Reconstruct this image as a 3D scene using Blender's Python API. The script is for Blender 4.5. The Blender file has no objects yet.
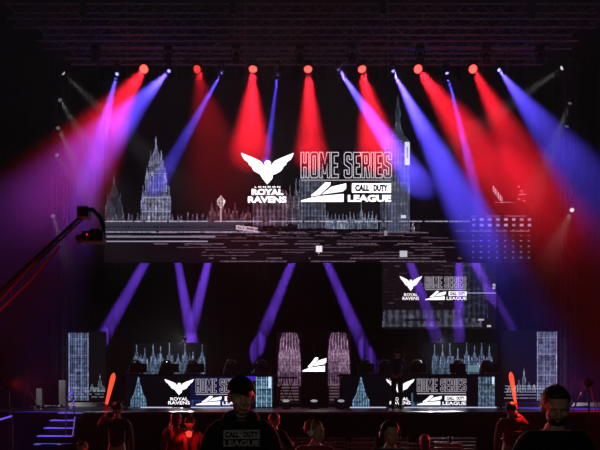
import bpy, bmesh, math, random
import numpy as np
from mathutils import Vector, Matrix, Quaternion
C = bpy.context.scene.collection
S = bpy.context.scene
random.seed(7)
F, CX, HY, CZ = 620.0, 300.0, 395.0, 1.7      # focal length in px, centre column, horizon row, eye height
def P(px, py, D):
    """a point of the place at distance D that is seen at column px, row py"""
    return Vector(((px-CX)/F*D, D, CZ-(py-HY)/F*D))
def XX(px, D): return (px-CX)/F*D
def ZZ(py, D): return CZ-(py-HY)/F*D
DECK = 1.28

# ------------------------------------------------------------ camera, world, light, exposure
cam = bpy.data.cameras.new('camera'); co = bpy.data.objects.new('camera', cam); C.objects.link(co)
co.location = (0, 0, CZ); co.rotation_euler = (math.pi/2, 0, 0)
cam.sensor_width = 36; cam.lens = 36*F/600; cam.shift_y = (HY-225)/600; cam.clip_end = 200
S.camera = co
S.view_settings.view_transform = 'Standard'; S.view_settings.look = 'None'
S.view_settings.exposure = 0; S.view_settings.gamma = 1; S.view_settings.use_curve_mapping = False
w = bpy.data.worlds.new('world'); S.world = w; w.use_nodes = True
wn = w.node_tree; wn.nodes.clear()
wo = wn.nodes.new('ShaderNodeOutputWorld'); wb = wn.nodes.new('ShaderNodeBackground')
wb.inputs[0].default_value = (0, 0, 0, 1); wn.links.new(wb.outputs[0], wo.inputs[0])
HAZE = 0.016
wv = wn.nodes.new('ShaderNodeVolumeScatter'); wv.inputs['Color'].default_value = (1, 1, 1, 1)
wv.inputs['Density'].default_value = HAZE; wv.inputs['Anisotropy'].default_value = 0.0
wn.links.new(wv.outputs[0], wo.inputs[1])
# smoke hangs high under the rig and thins out towards the floor, in soft drifts
ge = wn.nodes.new('ShaderNodeNewGeometry'); sx_ = wn.nodes.new('ShaderNodeSeparateXYZ'); wn.links.new(ge.outputs['Position'], sx_.inputs[0])
mr = wn.nodes.new('ShaderNodeMapRange'); mr.interpolation_type = 'SMOOTHSTEP'
mr.inputs['From Min'].default_value = 4.6; mr.inputs['From Max'].default_value = 9.4; mr.inputs['To Min'].default_value = HAZE*.05; mr.inputs['To Max'].default_value = HAZE
ya_ = wn.nodes.new('ShaderNodeMapRange'); ya_.inputs['From Min'].default_value = 25; ya_.inputs['From Max'].default_value = 29; ya_.inputs['To Min'].default_value = 0; ya_.inputs['To Max'].default_value = 3
wn.links.new(sx_.outputs['Y'], ya_.inputs['Value']); za_ = wn.nodes.new('ShaderNodeMath'); za_.operation = 'ADD'
wn.links.new(sx_.outputs['Z'], za_.inputs[0]); wn.links.new(ya_.outputs[0], za_.inputs[1]); wn.links.new(za_.outputs[0], mr.inputs['Value'])
nz = wn.nodes.new('ShaderNodeTexNoise'); nz.inputs['Scale'].default_value = .55; nz.inputs['Detail'].default_value = 2
wn.links.new(ge.outputs['Position'], nz.inputs['Vector'])
m2_ = wn.nodes.new('ShaderNodeMapRange'); m2_.inputs['From Min'].default_value = .3; m2_.inputs['From Max'].default_value = .7; m2_.inputs['To Min'].default_value = .55; m2_.inputs['To Max'].default_value = 1.45
wn.links.new(nz.outputs['Fac'], m2_.inputs['Value'])
mm_ = wn.nodes.new('ShaderNodeMath'); mm_.operation = 'MULTIPLY'; wn.links.new(mr.outputs[0], mm_.inputs[0]); wn.links.new(m2_.outputs[0], mm_.inputs[1])
wn.links.new(mm_.outputs[0], wv.inputs['Density'])
cy = S.cycles
cy.volume_bounces = 0; cy.volume_max_steps = 48; cy.volume_step_rate = 2; cy.max_bounces = 4; cy.diffuse_bounces = 2; cy.glossy_bounces = 2; cy.transmission_bounces = 2
cy.use_denoising = True; cy.use_light_tree = True; cy.sample_clamp_indirect = 3.0
try: w.cycles.volume_sampling = 'EQUIANGULAR'; w.cycles.volume_step_size = 2.0
except Exception: pass

def lamp(name, kind, loc, power, col, parent=None, direction=None, angle=30, blend=.5, size=.05):
    l = bpy.data.lights.new(name, kind); l.energy = power; l.color = col
    if kind == 'SPOT': l.spot_size = math.radians(angle); l.spot_blend = blend; l.shadow_soft_size = size
    elif kind == 'AREA': l.size = size
    else: l.shadow_soft_size = size
    o = bpy.data.objects.new(name, l); C.objects.link(o)
    if direction is not None: o.rotation_euler = Vector(direction).to_track_quat('-Z', 'Y').to_euler()
    o.location = loc
    if parent:
        o.parent = parent
        o.matrix_parent_inverse = pm(parent).inverted()
    return o
def pm(o):
    return Matrix.LocRotScale(o.location, o.rotation_euler, o.scale)
FACE_FILL = 80; TRUSS_FILL = 75  # power of the added fill lamps for faces and trusses

# ------------------------------------------------------------ helpers
MATS = {}
def s2l(c): return tuple(((x/255)/12.92 if x/255 <= .04045 else ((x/255+.055)/1.055)**2.4) for x in c)
def mat(name, col, rough=.6, metal=0, noise=0, scale=8, spec=.5):
    if name in MATS: return MATS[name]
    m = bpy.data.materials.new(name); m.use_nodes = True; nt = m.node_tree; b = nt.nodes['Principled BSDF']
    col = s2l(col)
    b.inputs['Base Color'].default_value = (*col, 1); b.inputs['Roughness'].default_value = rough
    b.inputs['Metallic'].default_value = metal; b.inputs['Specular IOR Level'].default_value = spec
    if noise:
        n = nt.nodes.new('ShaderNodeTexNoise'); n.inputs['Scale'].default_value = scale; n.inputs['Detail'].default_value = 5
        tc = nt.nodes.new('ShaderNodeTexCoord'); nt.links.new(tc.outputs['Object'], n.inputs['Vector'])
        r = nt.nodes.new('ShaderNodeMix'); r.data_type = 'RGBA'
        r.inputs['A'].default_value = (*[x*(1-noise) for x in col], 1); r.inputs['B'].default_value = (*[min(1, x*(1+noise)) for x in col], 1)
        nt.links.new(n.outputs['Fac'], r.inputs['Factor']); nt.links.new(r.outputs['Result'], b.inputs['Base Color'])
        bp = nt.nodes.new('ShaderNodeBump'); bp.inputs['Strength'].default_value = .25; bp.inputs['Distance'].default_value = .01
        nt.links.new(n.outputs['Fac'], bp.inputs['Height']); nt.links.new(bp.outputs[0], b.inputs['Normal'])
    MATS[name] = m; return m
def glow(name, col, strength):
    if name in MATS: return MATS[name]
    m = bpy.data.materials.new(name); m.use_nodes = True; nt = m.node_tree; b = nt.nodes['Principled BSDF']
    c = s2l(col); b.inputs['Base Color'].default_value = (.01, .01, .01, 1); b.inputs['Specular IOR Level'].default_value = .05
    b.inputs['Emission Color'].default_value = (*c, 1); b.inputs['Emission Strength'].default_value = strength
    m.cycles.emission_sampling = 'NONE'
    MATS[name] = m; return m
def led_mat():
    m = bpy.data.materials.new('led_pixels'); m.use_nodes = True; nt = m.node_tree; b = nt.nodes['Principled BSDF']
    b.inputs['Base Color'].default_value = (.002, .002, .002, 1); b.inputs['Roughness'].default_value = .8; b.inputs['Specular IOR Level'].default_value = .05
    a = nt.nodes.new('ShaderNodeAttribute'); a.attribute_name = 'led'
    nt.links.new(a.outputs['Color'], b.inputs['Emission Color']); b.inputs['Emission Strength'].default_value = 1.4; m.cycles.emission_sampling = 'NONE'
    return m
BLACK = mat('black_paint', (22, 22, 24), .55); CASE = mat('black_housing', (16, 16, 17), .5)
DRAPE = mat('black_drape', (5, 5, 5), .95, noise=.4, scale=2, spec=.1); ALU = mat('dark_truss_metal', (165, 165, 172), .5, .1)
FLOORM = mat('hall_floor', (24, 23, 24), .7, noise=.3, scale=1.5); DECKM = mat('stage_deck_vinyl', (10, 10, 12), .35, noise=.15, scale=3)
TOWERM = mat('black_truss_metal', (30, 30, 33), .6, .1)
PALE = mat('pale_grey_fascia', (150, 148, 150), .7, noise=.15, scale=4)
LED = led_mat(); WHITE = glow('led_white', (255, 250, 255), 2.0); DIMWHITE = glow('led_soft_white', (190, 182, 198), .75); SMALLWHITE = glow('led_small_white', (255, 250, 255), 1.35)
SKIN = mat('skin', (190, 145, 125), .55, noise=.08, scale=30); HAIR = mat('dark_hair', (22, 17, 15), .6, noise=.4, scale=60)
JACK = mat('black_cotton', (18, 18, 20), .85, noise=.3, scale=40, spec=.2); DENIM = mat('dark_denim', (24, 27, 38), .85, noise=.3, scale=50, spec=.2)
REDCLOTH = mat('red_cloth', (150, 30, 34), .8, noise=.3, scale=30); GREYC = mat('grey_cloth', (120, 118, 122), .8, noise=.2, scale=30)
PRINT = mat('grey_print', (150, 148, 152), .7); WPIPE = mat('white_leatherette', (215, 215, 220), .45); BLUEC = mat('navy_cloth', (40, 38, 90), .8, noise=.3, scale=30)
SEATM = mat('seat_plastic', (66, 54, 54), .5)

def mesh_obj(name, bm, m, parent=None, smooth=False):
    me = bpy.data.meshes.new(name); bm.to_mesh(me); bm.free()
    if m is not None: me.materials.append(m)
    if smooth: me.shade_smooth()
    o = bpy.data.objects.new(name, me); C.objects.link(o)
    if parent: o.parent = parent
    return o
def B(): return bmesh.new()
def box(bm, x0, y0, z0, x1, y1, z1, bev=0, M=None):
    g = bmesh.ops.create_cube(bm, size=1)['verts']
    for v in g:
        v.co = Vector(((x0+x1)/2+v.co.x*abs(x1-x0), (y0+y1)/2+v.co.y*abs(y1-y0), (z0+z1)/2+v.co.z*abs(z1-z0)))
    if bev:
        es = list({e for v in g for e in v.link_edges})
        r = bmesh.ops.bevel(bm, geom=es, offset=bev, segments=2, affect='EDGES', profile=.5)
        g = list({v for f in r['faces'] for v in f.verts} | {v for v in g if v.is_valid})
    if M is not None: bmesh.ops.transform(bm, matrix=M, verts=g)
    return g
def tube(bm, a, b, r, r2=None, n=8):
    a, b = Vector(a), Vector(b); d = b-a
    if d.length < 1e-6: return
    M = Matrix.Translation((a+b)/2) @ d.to_track_quat('Z', 'Y').to_matrix().to_4x4()
    bmesh.ops.create_cone(bm, cap_ends=True, segments=n, radius1=r, radius2=r if r2 is None else r2, depth=d.length, matrix=M)
def path(bm, pts, r, n=6):
    for a, b in zip(pts, pts[1:]): tube(bm, a, b, r, n=n)
def ball(bm, c, rx, ry=None, rz=None, u=16, v=10, M=None):
    ry = rx if ry is None else ry; rz = rx if rz is None else rz
    g = bmesh.ops.create_uvsphere(bm, u_segments=u, v_segments=v, radius=1)['verts']
    T = Matrix.Translation(c) @ (M or Matrix.Identity(4)) @ Matrix.Diagonal((rx, ry, rz, 1))
    bmesh.ops.transform(bm, matrix=T, verts=g); return g
def empty(name, label, cat, loc=(0, 0, 0), rz=0, group=None):
    o = bpy.data.objects.new(name, None); C.objects.link(o); o.location = loc; o.rotation_euler = (0, 0, rz)
    o.empty_display_size = .1; return tag(o, label, cat, group)
def tag(o, label, cat, group=None, kind=None):
    if label: o['label'] = label
    if cat: o['category'] = cat
    if group: o['group'] = group
    if kind: o['kind'] = kind
    return o
def struct(name, bm, m):
    o = mesh_obj(name, bm, m); o['kind'] = 'structure'; return o
def copy_tree(o, parent=None):
    c = o.copy(); C.objects.link(c)
    if parent: c.parent = parent
    for ch in list(o.children): copy_tree(ch, c)
    return c

# ------------------------------------------------------------ the hall
W0, W1, DB, CE = -21, 21, 32.2, 19
bm = B(); box(bm, W0, -6, -.2, W1, DB, 0); struct('floor', bm, FLOORM)
bm = B(); box(bm, W0, -6, CE, W1, DB, CE+.2); struct('ceiling', bm, DRAPE)
def drape(name, a, b):
    bm = B(); n = 260; a = Vector(a); b = Vector(b); d = (b-a).normalized(); nn = Vector((-d.y, d.x, 0)); L = (b-a).length
    prev = None
    for i in range(n+1):
        p = a+d*L*i/n+nn*(.09*math.sin(i*1.9)+.04*math.sin(i*.7))
        v = [bm.verts.new((p.x, p.y, 0)), bm.verts.new((p.x, p.y, CE)), bm.verts.new((p.x+nn.x*.25, p.y+nn.y*.25, CE)), bm.verts.new((p.x+nn.x*.25, p.y+nn.y*.25, 0))]
        if prev:
            for k in range(4): bm.faces.new((prev[k], v[k], v[(k+1) % 4], prev[(k+1) % 4]))
        prev = v
    struct(name, bm, DRAPE)
drape('wall_back', (W1, DB-.1, 0), (W0, DB-.1, 0))
drape('wall_left', (W0, DB, 0), (W0, -6, 0)); drape('wall_right', (W1, -6, 0), (W1, DB, 0))
drape('wall_front', (W0, -6, 0), (W1, -6, 0))

st = empty('stage', 'wide black stage with glossy deck running along the back of the hall', 'stage', (0, 15.4, 0))
bm = B(); box(bm, -19, 0, DECK-.06, 19, 16.2, DECK, .01); mesh_obj('deck', bm, DECKM, st)
bm = B(); box(bm, -19, .05, 0, 19, .12, DECK-.06)
for i in range(38): box(bm, -19+i, .03, 0, -18.97+i, .05, DECK-.06)
mesh_obj('front_fascia', bm, DRAPE, st)
pl = empty('rear_platform', 'long low pale grey fronted platform across the rear of the stage', 'platform', (0, 22.2, DECK))
for (a, b) in ((30, 104), (498, 604)):
    bm = B(); box(bm, XX(a, 22.2), 0, 0.0, XX(b, 22.2), .05, .15, .004); mesh_obj('fascia', bm, PALE, pl)
bm = B(); box(bm, -10.4, .05, 0, 11.4, 4.6, .13); mesh_obj('deck', bm, DECKM, pl)
PLZ = DECK+.13

# ------------------------------------------------------------ LED pictures
class Canvas:
    def __init__(s, x0, y0, x1, y1, sc, base=(0, 0, 0)):
        s.x0, s.y0, s.x1, s.y1 = x0, y0, x1, y1; s.w = int((x1-x0)*sc); s.h = int((y1-y0)*sc)
        s.X, s.Y = np.meshgrid(x0+(np.arange(s.w)+.5)*(x1-x0)/s.w, y0+(np.arange(s.h)+.5)*(y1-y0)/s.h)
        s.a = np.zeros((s.h, s.w, 3)); s.a[:] = s2l(base); s.r = np.random.RandomState(int(x0*7+y0))
    def mix(s, m, col, gain=1):
        c = np.array(s2l(col))*gain; s.a = s.a*(1-m[..., None])+c*m[..., None]
    def add(s, m, col): s.a = s.a+np.array(s2l(col))*m[..., None]
    def rect(s, x0, y0, x1, y1, col, al=1): s.mix(((s.X >= x0) & (s.X < x1) & (s.Y >= y0) & (s.Y < y1))*float(al), col)
    def noise(s, sx, sy):
        n = s.r.rand(s.h//max(1, sy)+2, s.w//max(1, sx)+2)
        n = np.repeat(np.repeat(n, sy, 0), sx, 1)
        for ax, k in ((0, sy), (1, sx)):
            if k > 2: n = sum(np.roll(n, q, ax) for q in range(k-1))/(k-1)
        return n[:s.h, :s.w]
    def tower(s, cx, prof, col, rib=2.5, band=4, dens=.8):
        ys = [p[0] for p in prof]; hw = np.interp(s.Y, ys, [p[1] for p in prof]); d = np.abs(s.X-cx)
        ins = (s.Y >= ys[0]) & (s.Y <= ys[-1]) & (d <= hw)
        edge = ins & (d > hw-.8)
        r = .5+.5*np.cos((s.X-cx)*2*math.pi/rib); b = ((s.Y % band) < band*.3)*1.
        n = s.noise(1, 2)*.55+s.noise(2, 4)*.45
        v = (.18+.5*r*(.4+n)+.35*b*n)*dens+.5*edge*n
        v = np.clip(v*(.42+.8*s.noise(3, 8))*(.5+.9*s.noise(8, 6)), 0, 1.3)**1.2*1.1
        s.mix(ins*1., (0, 0, 0), 1); s.add(ins*v, col)
    def spire(s, cx, yt, yb, hw, col, dens=.8):
        H = yb-yt
        s.tower(cx, [(yt, .3), (yt+H*.22, .5), (yt+H*.24, hw*.3), (yt+H*.4, hw*.42), (yt+H*.42, hw*.62), (yt+H*.62, hw*.7), (yt+H*.64, hw*.95), (yb, hw)], col, 1.7, 3.3, dens)
        for q in (-1, 1): s.tower(cx+q*hw*.75, [(yt+H*.38, .25), (yt+H*.5, .35), (yt+H*.66, .8)], col, 1.5, 3, dens)
    def streak(s, y, x0, x1, col, th=.8, frag=.5, seg=8):
        n = s.noise(seg, 1)[:1]; g = s.noise(2, 1)[1:2]
        m = (np.abs(s.Y-y) < th/2) & (s.X > x0) & (s.X < x1)
        s.add(m*np.clip((n > frag)*(.4+.6*g), 0, 1), col)
    def build(s, name, D, parent, oy):
        """grid of LED cells, one face each, colour per face corner"""
        W_, H_ = s.w, s.h
        xs = (s.x0+np.arange(W_+1)*(s.x1-s.x0)/W_-CX)/F*D; zs = CZ-(s.y0+np.arange(H_+1)*(s.y1-s.y0)/H_-HY)/F*D
        gx, gz = np.meshgrid(xs, zs); n = (W_+1)*(H_+1)
        v = np.zeros((n, 3)); v[:, 0] = gx.ravel()-parent.location.x; v[:, 1] = oy; v[:, 2] = gz.ravel()-parent.location.z
        i = np.arange(W_*H_); r = i//W_; c = i % W_; a = r*(W_+1)+c
        f = np.stack([a, a+W_+1, a+W_+2, a+1], 1)
        me = bpy.data.meshes.new(name); me.vertices.add(n); me.vertices.foreach_set('co', v.ravel())
        me.loops.add(f.size); me.loops.foreach_set('vertex_index', f.ravel().astype(np.int32))
        me.polygons.add(len(f)); me.polygons.foreach_set('loop_start', (np.arange(len(f))*4).astype(np.int32))
        me.update(calc_edges=True)
        at = me.attributes.new('led', 'FLOAT_COLOR', 'FACE')
        col = np.ones((len(f), 4), np.float32); col[:, :3] = s.a.reshape(-1, 3)
        at.data.foreach_set('color', col.ravel()); me.materials.append(LED)
        o = bpy.data.objects.new(name, me); C.objects.link(o); o.parent = parent; return o

def cabinet(name, label, x0, y0, x1, y1, D, group=None, depth=.14, m=CASE, cat='screen', zbase=None):
    zb = ZZ(y1, D) if zbase is None else zbase
    e = empty(name, label, cat, (XX((x0+x1)/2, D), D, zb), 0, group)
    w_ = (XX(x1, D)-XX(x0, D))/2; h = ZZ(y0, D)-zb
    bm = B(); box(bm, -w_-.02, .012, 0, w_+.02, depth, h+.02, .005); mesh_obj('housing', bm, m, e)
    return e

# flat lit shapes on a screen -------------------------------------------------
def poly(bm, pts):
    vs = [bm.verts.new((x, 0, z)) for x, z in pts]
    try: f = bm.faces.new(vs); bmesh.ops.triangulate(bm, faces=[f])
    except ValueError: pass
def line_loop(bm, pts, t):
    n = len(pts); out = []
    for i in range(n):
        p0, p1, p2 = Vector(pts[i-1]), Vector(pts[i]), Vector(pts[(i+1) % n])
        d1 = (p1-p0).normalized(); d2 = (p2-p1).normalized(); n1 = Vector((-d1.y, d1.x)); n2 = Vector((-d2.y, d2.x))
        m = (n1+n2); m = m/max(.3, m.length_squared/2) if m.length > 1e-4 else n1
        out.append((p1+m*t/2, p1-m*t/2))
    vs = [[bm.verts.new((q.x, 0, q.y)) for q in o] for o in out]
    for i in range(n):
        a, b = vs[i], vs[(i+1) % n]; bm.faces.new((a[0], b[0], b[1], a[1]))
GL = {  # outlined condensed capitals, unit cell 10 x 24
 'H': (9, [[(0,0),(3.2,0),(3.2,10),(5.8,10),(5.8,0),(9,0),(9,24),(5.8,24),(5.8,14),(3.2,14),(3.2,24),(0,24)]]),
 'O': (9, [[(1.5,0),(7.5,0),(9,1.8),(9,22.2),(7.5,24),(1.5,24),(0,22.2),(0,1.8)],[(3.2,3.4),(5.8,3.4),(5.8,20.6),(3.2,20.6)]]),
 'M': (12, [[(0,0),(3,0),(3,14),(5,4),(7,4),(9,14),(9,0),(12,0),(12,24),(8.4,24),(6,13),(3.6,24),(0,24)]]),
 'E': (8, [[(0,0),(8,0),(8,3.4),(3.2,3.4),(3.2,10),(7,10),(7,13.6),(3.2,13.6),(3.2,20.6),(8,20.6),(8,24),(0,24)]]),
 'S': (9, [[(1.5,0),(7.5,0),(9,1.8),(9,11.5),(7.8,13),(3.2,15.4),(3.2,20.6),(5.8,20.6),(5.8,17),(9,17),(9,22.2),(7.5,24),(1.5,24),(0,22.2),(0,13.4),(1.2,12),(5.8,9.6),(5.8,3.4),(3.2,3.4),(3.2,7.4),(0,7.4),(0,1.8)]]),
 'R': (9, [[(0,0),(3.2,0),(3.2,10),(4.2,10),(5.8,0),(9,0),(7.4,10.8),(9,12.4),(9,22.2),(7.5,24),(0,24)],[(3.2,13.4),(5.8,13.4),(5.8,20.6),(3.2,20.6)]]),
 'I': (3.2, [[(0,0),(3.2,0),(3.2,24),(0,24)]]),
}
def outlined(bm, text, x0, z0, x1, z1, t):
    adv = []; tot = 0
    for ch in text:
        wd = 5 if ch == ' ' else GL[ch][0]; adv.append(tot); tot += wd+(0 if ch == ' ' else 1.6)
    tot -= 1.6; sx = (x1-x0)/tot; sz = (z1-z0)/24
    for ch, a in zip(text, adv):
        if ch == ' ': continue
        for lp in GL[ch][1]: line_loop(bm, [(x0+(a+x)*sx, z0+z*sz) for x, z in lp], t)
def text_into(bm, s, x0, z0, x1, z1, bold=.02, y=0):
    cu = bpy.data.curves.new('lettering', 'FONT'); cu.body = s; cu.size = 1; cu.offset = bold; cu.resolution_u = 3
    ob = bpy.data.objects.new('lettering', cu); C.objects.link(ob)
    bpy.context.view_layer.update()
    me = bpy.data.meshes.new_from_object(ob.evaluated_get(bpy.context.evaluated_depsgraph_get()))
    n = len(me.vertices); a = np.zeros(n*3); me.vertices.foreach_get('co', a); a = a.reshape(-1, 3)
    mn, mx = a.min(0), a.max(0); b = a.copy()
    b[:, 0] = x0+(a[:, 0]-mn[0])/(mx[0]-mn[0])*(x1-x0); b[:, 2] = z0+(a[:, 1]-mn[1])/(mx[1]-mn[1])*(z1-z0); b[:, 1] = y
    me.vertices.foreach_set('co', b.ravel()); bm.from_mesh(me)
    bpy.data.meshes.remove(me); bpy.data.objects.remove(ob); bpy.data.curves.remove(cu)
def raven(bm, x0, z0, x1, z1):
    half = [(208,258),(172,215),(186,190),(150,182),(110,162),(92,141),(101,136),(62,108),(70,99),(34,76),(44,71),(18,50),(8,25),(60,44),(120,68),(160,88),(186,122)]
    head = [(192,118),(186,104),(190,88),(204,80),(222,82),(236,92),(222,98),(224,112),(230,122)]
    right = [(420-x, y) for x, y in half[1:]][::-1]
    pts = half+head+right
    poly(bm, [(x0+(x-8)/404*(x1-x0), z0+(258-y)/233*(z1-z0)) for x, y in pts])
def league_mark(bm, x0, z0, x1, z1):
    s = lambda ps: [(x0+(a-35)/280*(x1-x0), z0+(322-b)/105*(z1-z0)) for a, b in ps]
    poly(bm, s([(35,322),(35,314),(104,298),(150,291),(300,279),(300,322)]))
    poly(bm, s([(100,293),(100,283),(132,272),(132,262),(186,217),(220,217),(217,232),(152,284)]))
    poly(bm, s([(164,282),(224,240),(316,222),(316,250),(296,266)]))
TITLE = glow('led_title_white', (235, 228, 240), 1.1)
def logos(parent, D, oy, bird, title, sub, big=True, bird_text=True, th=.6):
    """bird, title, sub: pixel boxes (x0,y0,x1,y1) of the emblem with its words, the outlined title and the league block"""
    def bx(b): return XX(b[0], D)-parent.location.x, ZZ(b[3], D)-parent.location.z, XX(b[2], D)-parent.location.x, ZZ(b[1], D)-parent.location.z
    u = D/F; WM = WHITE if big else SMALLWHITE; bd = .05 if big else .015
    x0, z0, x1, z1 = bx(bird); H = z1-z0; W_ = x1-x0
    bm = B(); raven(bm, x0, z0+H*.37, x1, z1); o = mesh_obj('bird_emblem', bm, WM, parent); o.location.y = oy
    if bird_text:
        bm = B()
        if big: text_into(bm, 'L O N D O N', x0+W_*.26, z0+H*.30, x0+W_*.74, z0+H*.335, .03)
        text_into(bm, 'ROYAL', x0+W_*.2, z0+H*.155, x0+W_*.8, z0+H*.28, bd)
        text_into(bm, 'RAVENS', x0+W_*.13, z0, x0+W_*.86, z0+H*.13, bd)
        o = mesh_obj('team_lettering', bm, WM, parent); o.location.y = oy
    x0, z0, x1, z1 = bx(title)
    bm = B(); outlined(bm, 'HOME SERIES', x0, z0, x1, z1, th*u)
    o = mesh_obj('title_lettering', bm, DIMWHITE if not big else TITLE, parent); o.location.y = oy
    X0, Z0, X1, Z1 = bx(sub); W_ = X1-X0; H = Z1-Z0
    bm = B(); gap = (z0-Z1)
    box(bm, X0, -.001, Z1+gap*.35, X1, 0, Z1+gap*.35+max(.9*u, gap*.25))
    o = mesh_obj('rule', bm, DIMWHITE, parent); o.location.y = oy
    bm = B(); league_mark(bm, X0, Z0, X0+W_*.5, Z1)
    o = mesh_obj('league_emblem', bm, WM, parent); o.location.y = oy
    bm = B(); cx0, cx1 = X0+W_*.565, X1; cz0, cz1 = Z0+H*.47, Z1-H*.05
    box(bm, cx0, -.001, cz0, cx1, 0, cz1); pn = mesh_obj('name_plate', bm, WM, parent); pn.location.y = oy
    bm = B(); a = cx1-cx0; b = cz1-cz0
    text_into(bm, 'CALL', cx0+a*.08, cz0+b*.14, cx0+a*.45, cz1-b*.14, .07); text_into(bm, 'OF', cx0+a*.475, cz0+b*.42, cx0+a*.525, cz1-b*.42, .01); text_into(bm, 'DUTY', cx0+a*.55, cz0+b*.14, cx0+a*.92, cz1-b*.14, .07)
    o = mesh_obj('plate_lettering', bm, CASE, pn); o.location.y = -.004
    bm = B(); text_into(bm, 'LEAGUE', X0+W_*.52, Z0+H*.0, X1, Z0+H*.36, bd)
    o = mesh_obj('league_lettering', bm, WM, parent); o.location.y = oy

# ------------------------------------------------------------ the main video wall
DS = 26.0
cv = Canvas(104, 80, 531, 262, 1.6, (3, 1, 3))
r = cv.r
cv.mix(np.clip((cv.Y-225)/30, 0, 1)*.7, (17, 7, 14))
GB = (120, 122, 150); GP = (130, 110, 130)
cv.spire(114, 176, 222, 9, (90, 90, 110), .6)
SP = (132, 132, 172)
cv.tower(156, [(196, 13), (198, 14), (223, 14)], (150, 150, 180), 3.5, 8, 1.0); cv.tower(156, [(172, 8.5), (175, 10), (197, 11.5)], SP, 2.9, 7, .95)
cv.tower(156, [(154, 3.4), (157, 4.6), (173, 6)], SP, 2.3, 6, 1.05); cv.tower(156, [(136, .35), (147, .9), (155, 3)], SP, 2, 4, .8)
for q, t in ((-13, 186), (13, 186), (-9, 166), (9, 166), (-5.4, 150), (5.4, 150)): cv.spire(156+q, t, t+26, 1.9, SP, 1.0)
for q in (173, 197, 211): cv.rect(145-(q > 190)*3, q, 167+(q > 190)*3, q+.9, (150, 150, 190), .6)
for x in range(106, 215, 5): cv.tower(x+r.rand()*3, [(216-r.rand()*5, .4), (219, 1), (223, 2)], (110, 100, 120), 2, 3, .5)
for i, x in enumerate((212, 217, 223, 229, 235, 243, 248)): cv.spire(x, 200+r.rand()*10, 223, 3.2, (140, 90, 110), .6)
cv.tower(270, [(190, 16), (194, 17), (226, 17)], (140, 105, 130), 4.2, 6, .75); cv.rect(254, 194, 283, 195, (190, 160, 180), .6)
cv.tower(312, [(176, 11), (180, 13), (228, 14)], (120, 125, 150), 3.4, 5, .75)
cv.spire(290, 185, 224, 4, (130, 110, 130), .6); cv.spire(296, 178, 224, 4, (130, 120, 140), .6)
for i in range(14): cv.spire(328+i*3.7, 215-(14 if i == 9 else r.rand()*4), 229, 1.7, (130, 140, 165), .75)
cv.tower(395, [(138, 13), (143, 14), (232, 15)], (125, 130, 160), 3.1, 7, .62)
cv.tower(398, [(96, .4), (108, 1.5), (114, 3), (118, 1.5), (128, 3), (136, 6), (140, 11)], (110, 120, 150), 2, 3, .45)
cv.rect(405, 142, 409.5, 165, (215, 215, 240), .9); cv.rect(406.5, 147, 408, 158, (60, 60, 90), .8)
cv.rect(390, 182, 410, 232, (90, 95, 120), .22)
# embankment wall and terraces of light
cv.rect(105, 222, 245, 231, (46, 44, 60), .9)
cv.mix(((cv.X > 105) & (cv.X < 240) & (np.abs(cv.Y-227) < 1.5) & ((cv.X % 3.2) < 1.4))*.9, (6, 4, 10))
cv.streak(221.5, 105, 470, (150, 140, 165), 1, .15); cv.streak(232, 105, 260, (140, 135, 160), 1.2, .1)
cv.rect(105, 236, 215, 237.4, (120, 112, 135), .8); cv.rect(105, 241, 208, 242.2, (140, 132, 155), .9)
for k in range(11):
    y = 232+k*2.9
    x0 = 105 if y < 240 else min(205, 125+(y-240)*4.2)
    cv.streak(y+r.rand()*.8, x0+r.rand()*30, 490-r.rand()*60, (92, 72, 88), .75, .42, 30)
    if k % 3 == 1: cv.streak(y+1.5, x0+30, 440, (52, 44, 58), .7, .7, 12)
for k in range(8): cv.streak(225+k*1.7, 245, 420, (70, 56, 70), .6, .62, 6)
# street lantern, banner and bright tiles
cv.rect(220.3, 205, 221.7, 222, (190, 150, 160), .9); cv.tower(221, [(196, .4), (198, 2), (201, 4.6), (204, 3.4), (208, 1)], (235, 200, 205), 3, 3, 1.3)
m = (cv.X > 236) & (cv.X < 257.5) & (np.abs(cv.Y-(228.6+(cv.X-247)*.12)) < 2.3); cv.mix(m*.85, (190, 160, 175))
m = m & (np.abs(cv.Y-(228.6+(cv.X-247)*.12)) < .9) & (cv.noise(2, 2) > .45); cv.mix(m*.8, (60, 30, 50))
cv.rect(316, 246, 322, 252, (225, 215, 225), .9); cv.rect(318, 252, 320, 254, (150, 140, 150), .7)
cv.rect(401, 215, 406, 218.5, (200, 195, 215), .9); cv.rect(400, 251, 407, 257, (190, 190, 205), .75); cv.rect(384, 231, 387, 236, (150, 140, 150), .6); cv.rect(386, 236, 387, 238, (0, 0, 0), .6)
cv.spire(413, 222, 233, 1.6, (170, 160, 180), .9)
# dotted facade at the right
for j in range(8):
    for i in range(8):
        x = 472+i*8; y = 218+j*5.6
        if x > 530: continue
        a = .85 if j in (0, 1) else .45
        cv.rect(x, y, x+(3.6 if j < 2 else 2), y+(2.6 if j < 2 else 1.2), (150, 140, 190), a*(.5+.5*r.rand()))
cv.streak(216, 460, 530, (120, 110, 160), .8, .5); cv.streak(231, 455, 530, (130, 120, 160), .8, .3)
for i in range(6): cv.rect(493+i*1.7, 186+i*2.2, 494+i*1.7, 192+i*2.2, (180, 160, 180), .8)
for i in range(9): cv.rect(516+r.rand()*10, 184+i*2, 518+r.rand()*10, 185.3+i*2, (180, 120, 140), .5)
cv.streak(202, 495, 515, (140, 110, 140), .7, .2)
vw = empty('main_video_wall', 'huge video wall above the stage showing two logos over a night skyline', 'screen', (XX(317, DS), DS, ZZ(262, DS)))
bm = B(); hw_ = (XX(531, DS)-XX(104, DS))/2; box(bm, -hw_, .01, 0, hw_, .2, ZZ(80, DS)-ZZ(262, DS), .01)
mesh_obj('housing', bm, CASE, vw)
cv.build('picture', DS, vw, 0)
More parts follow.
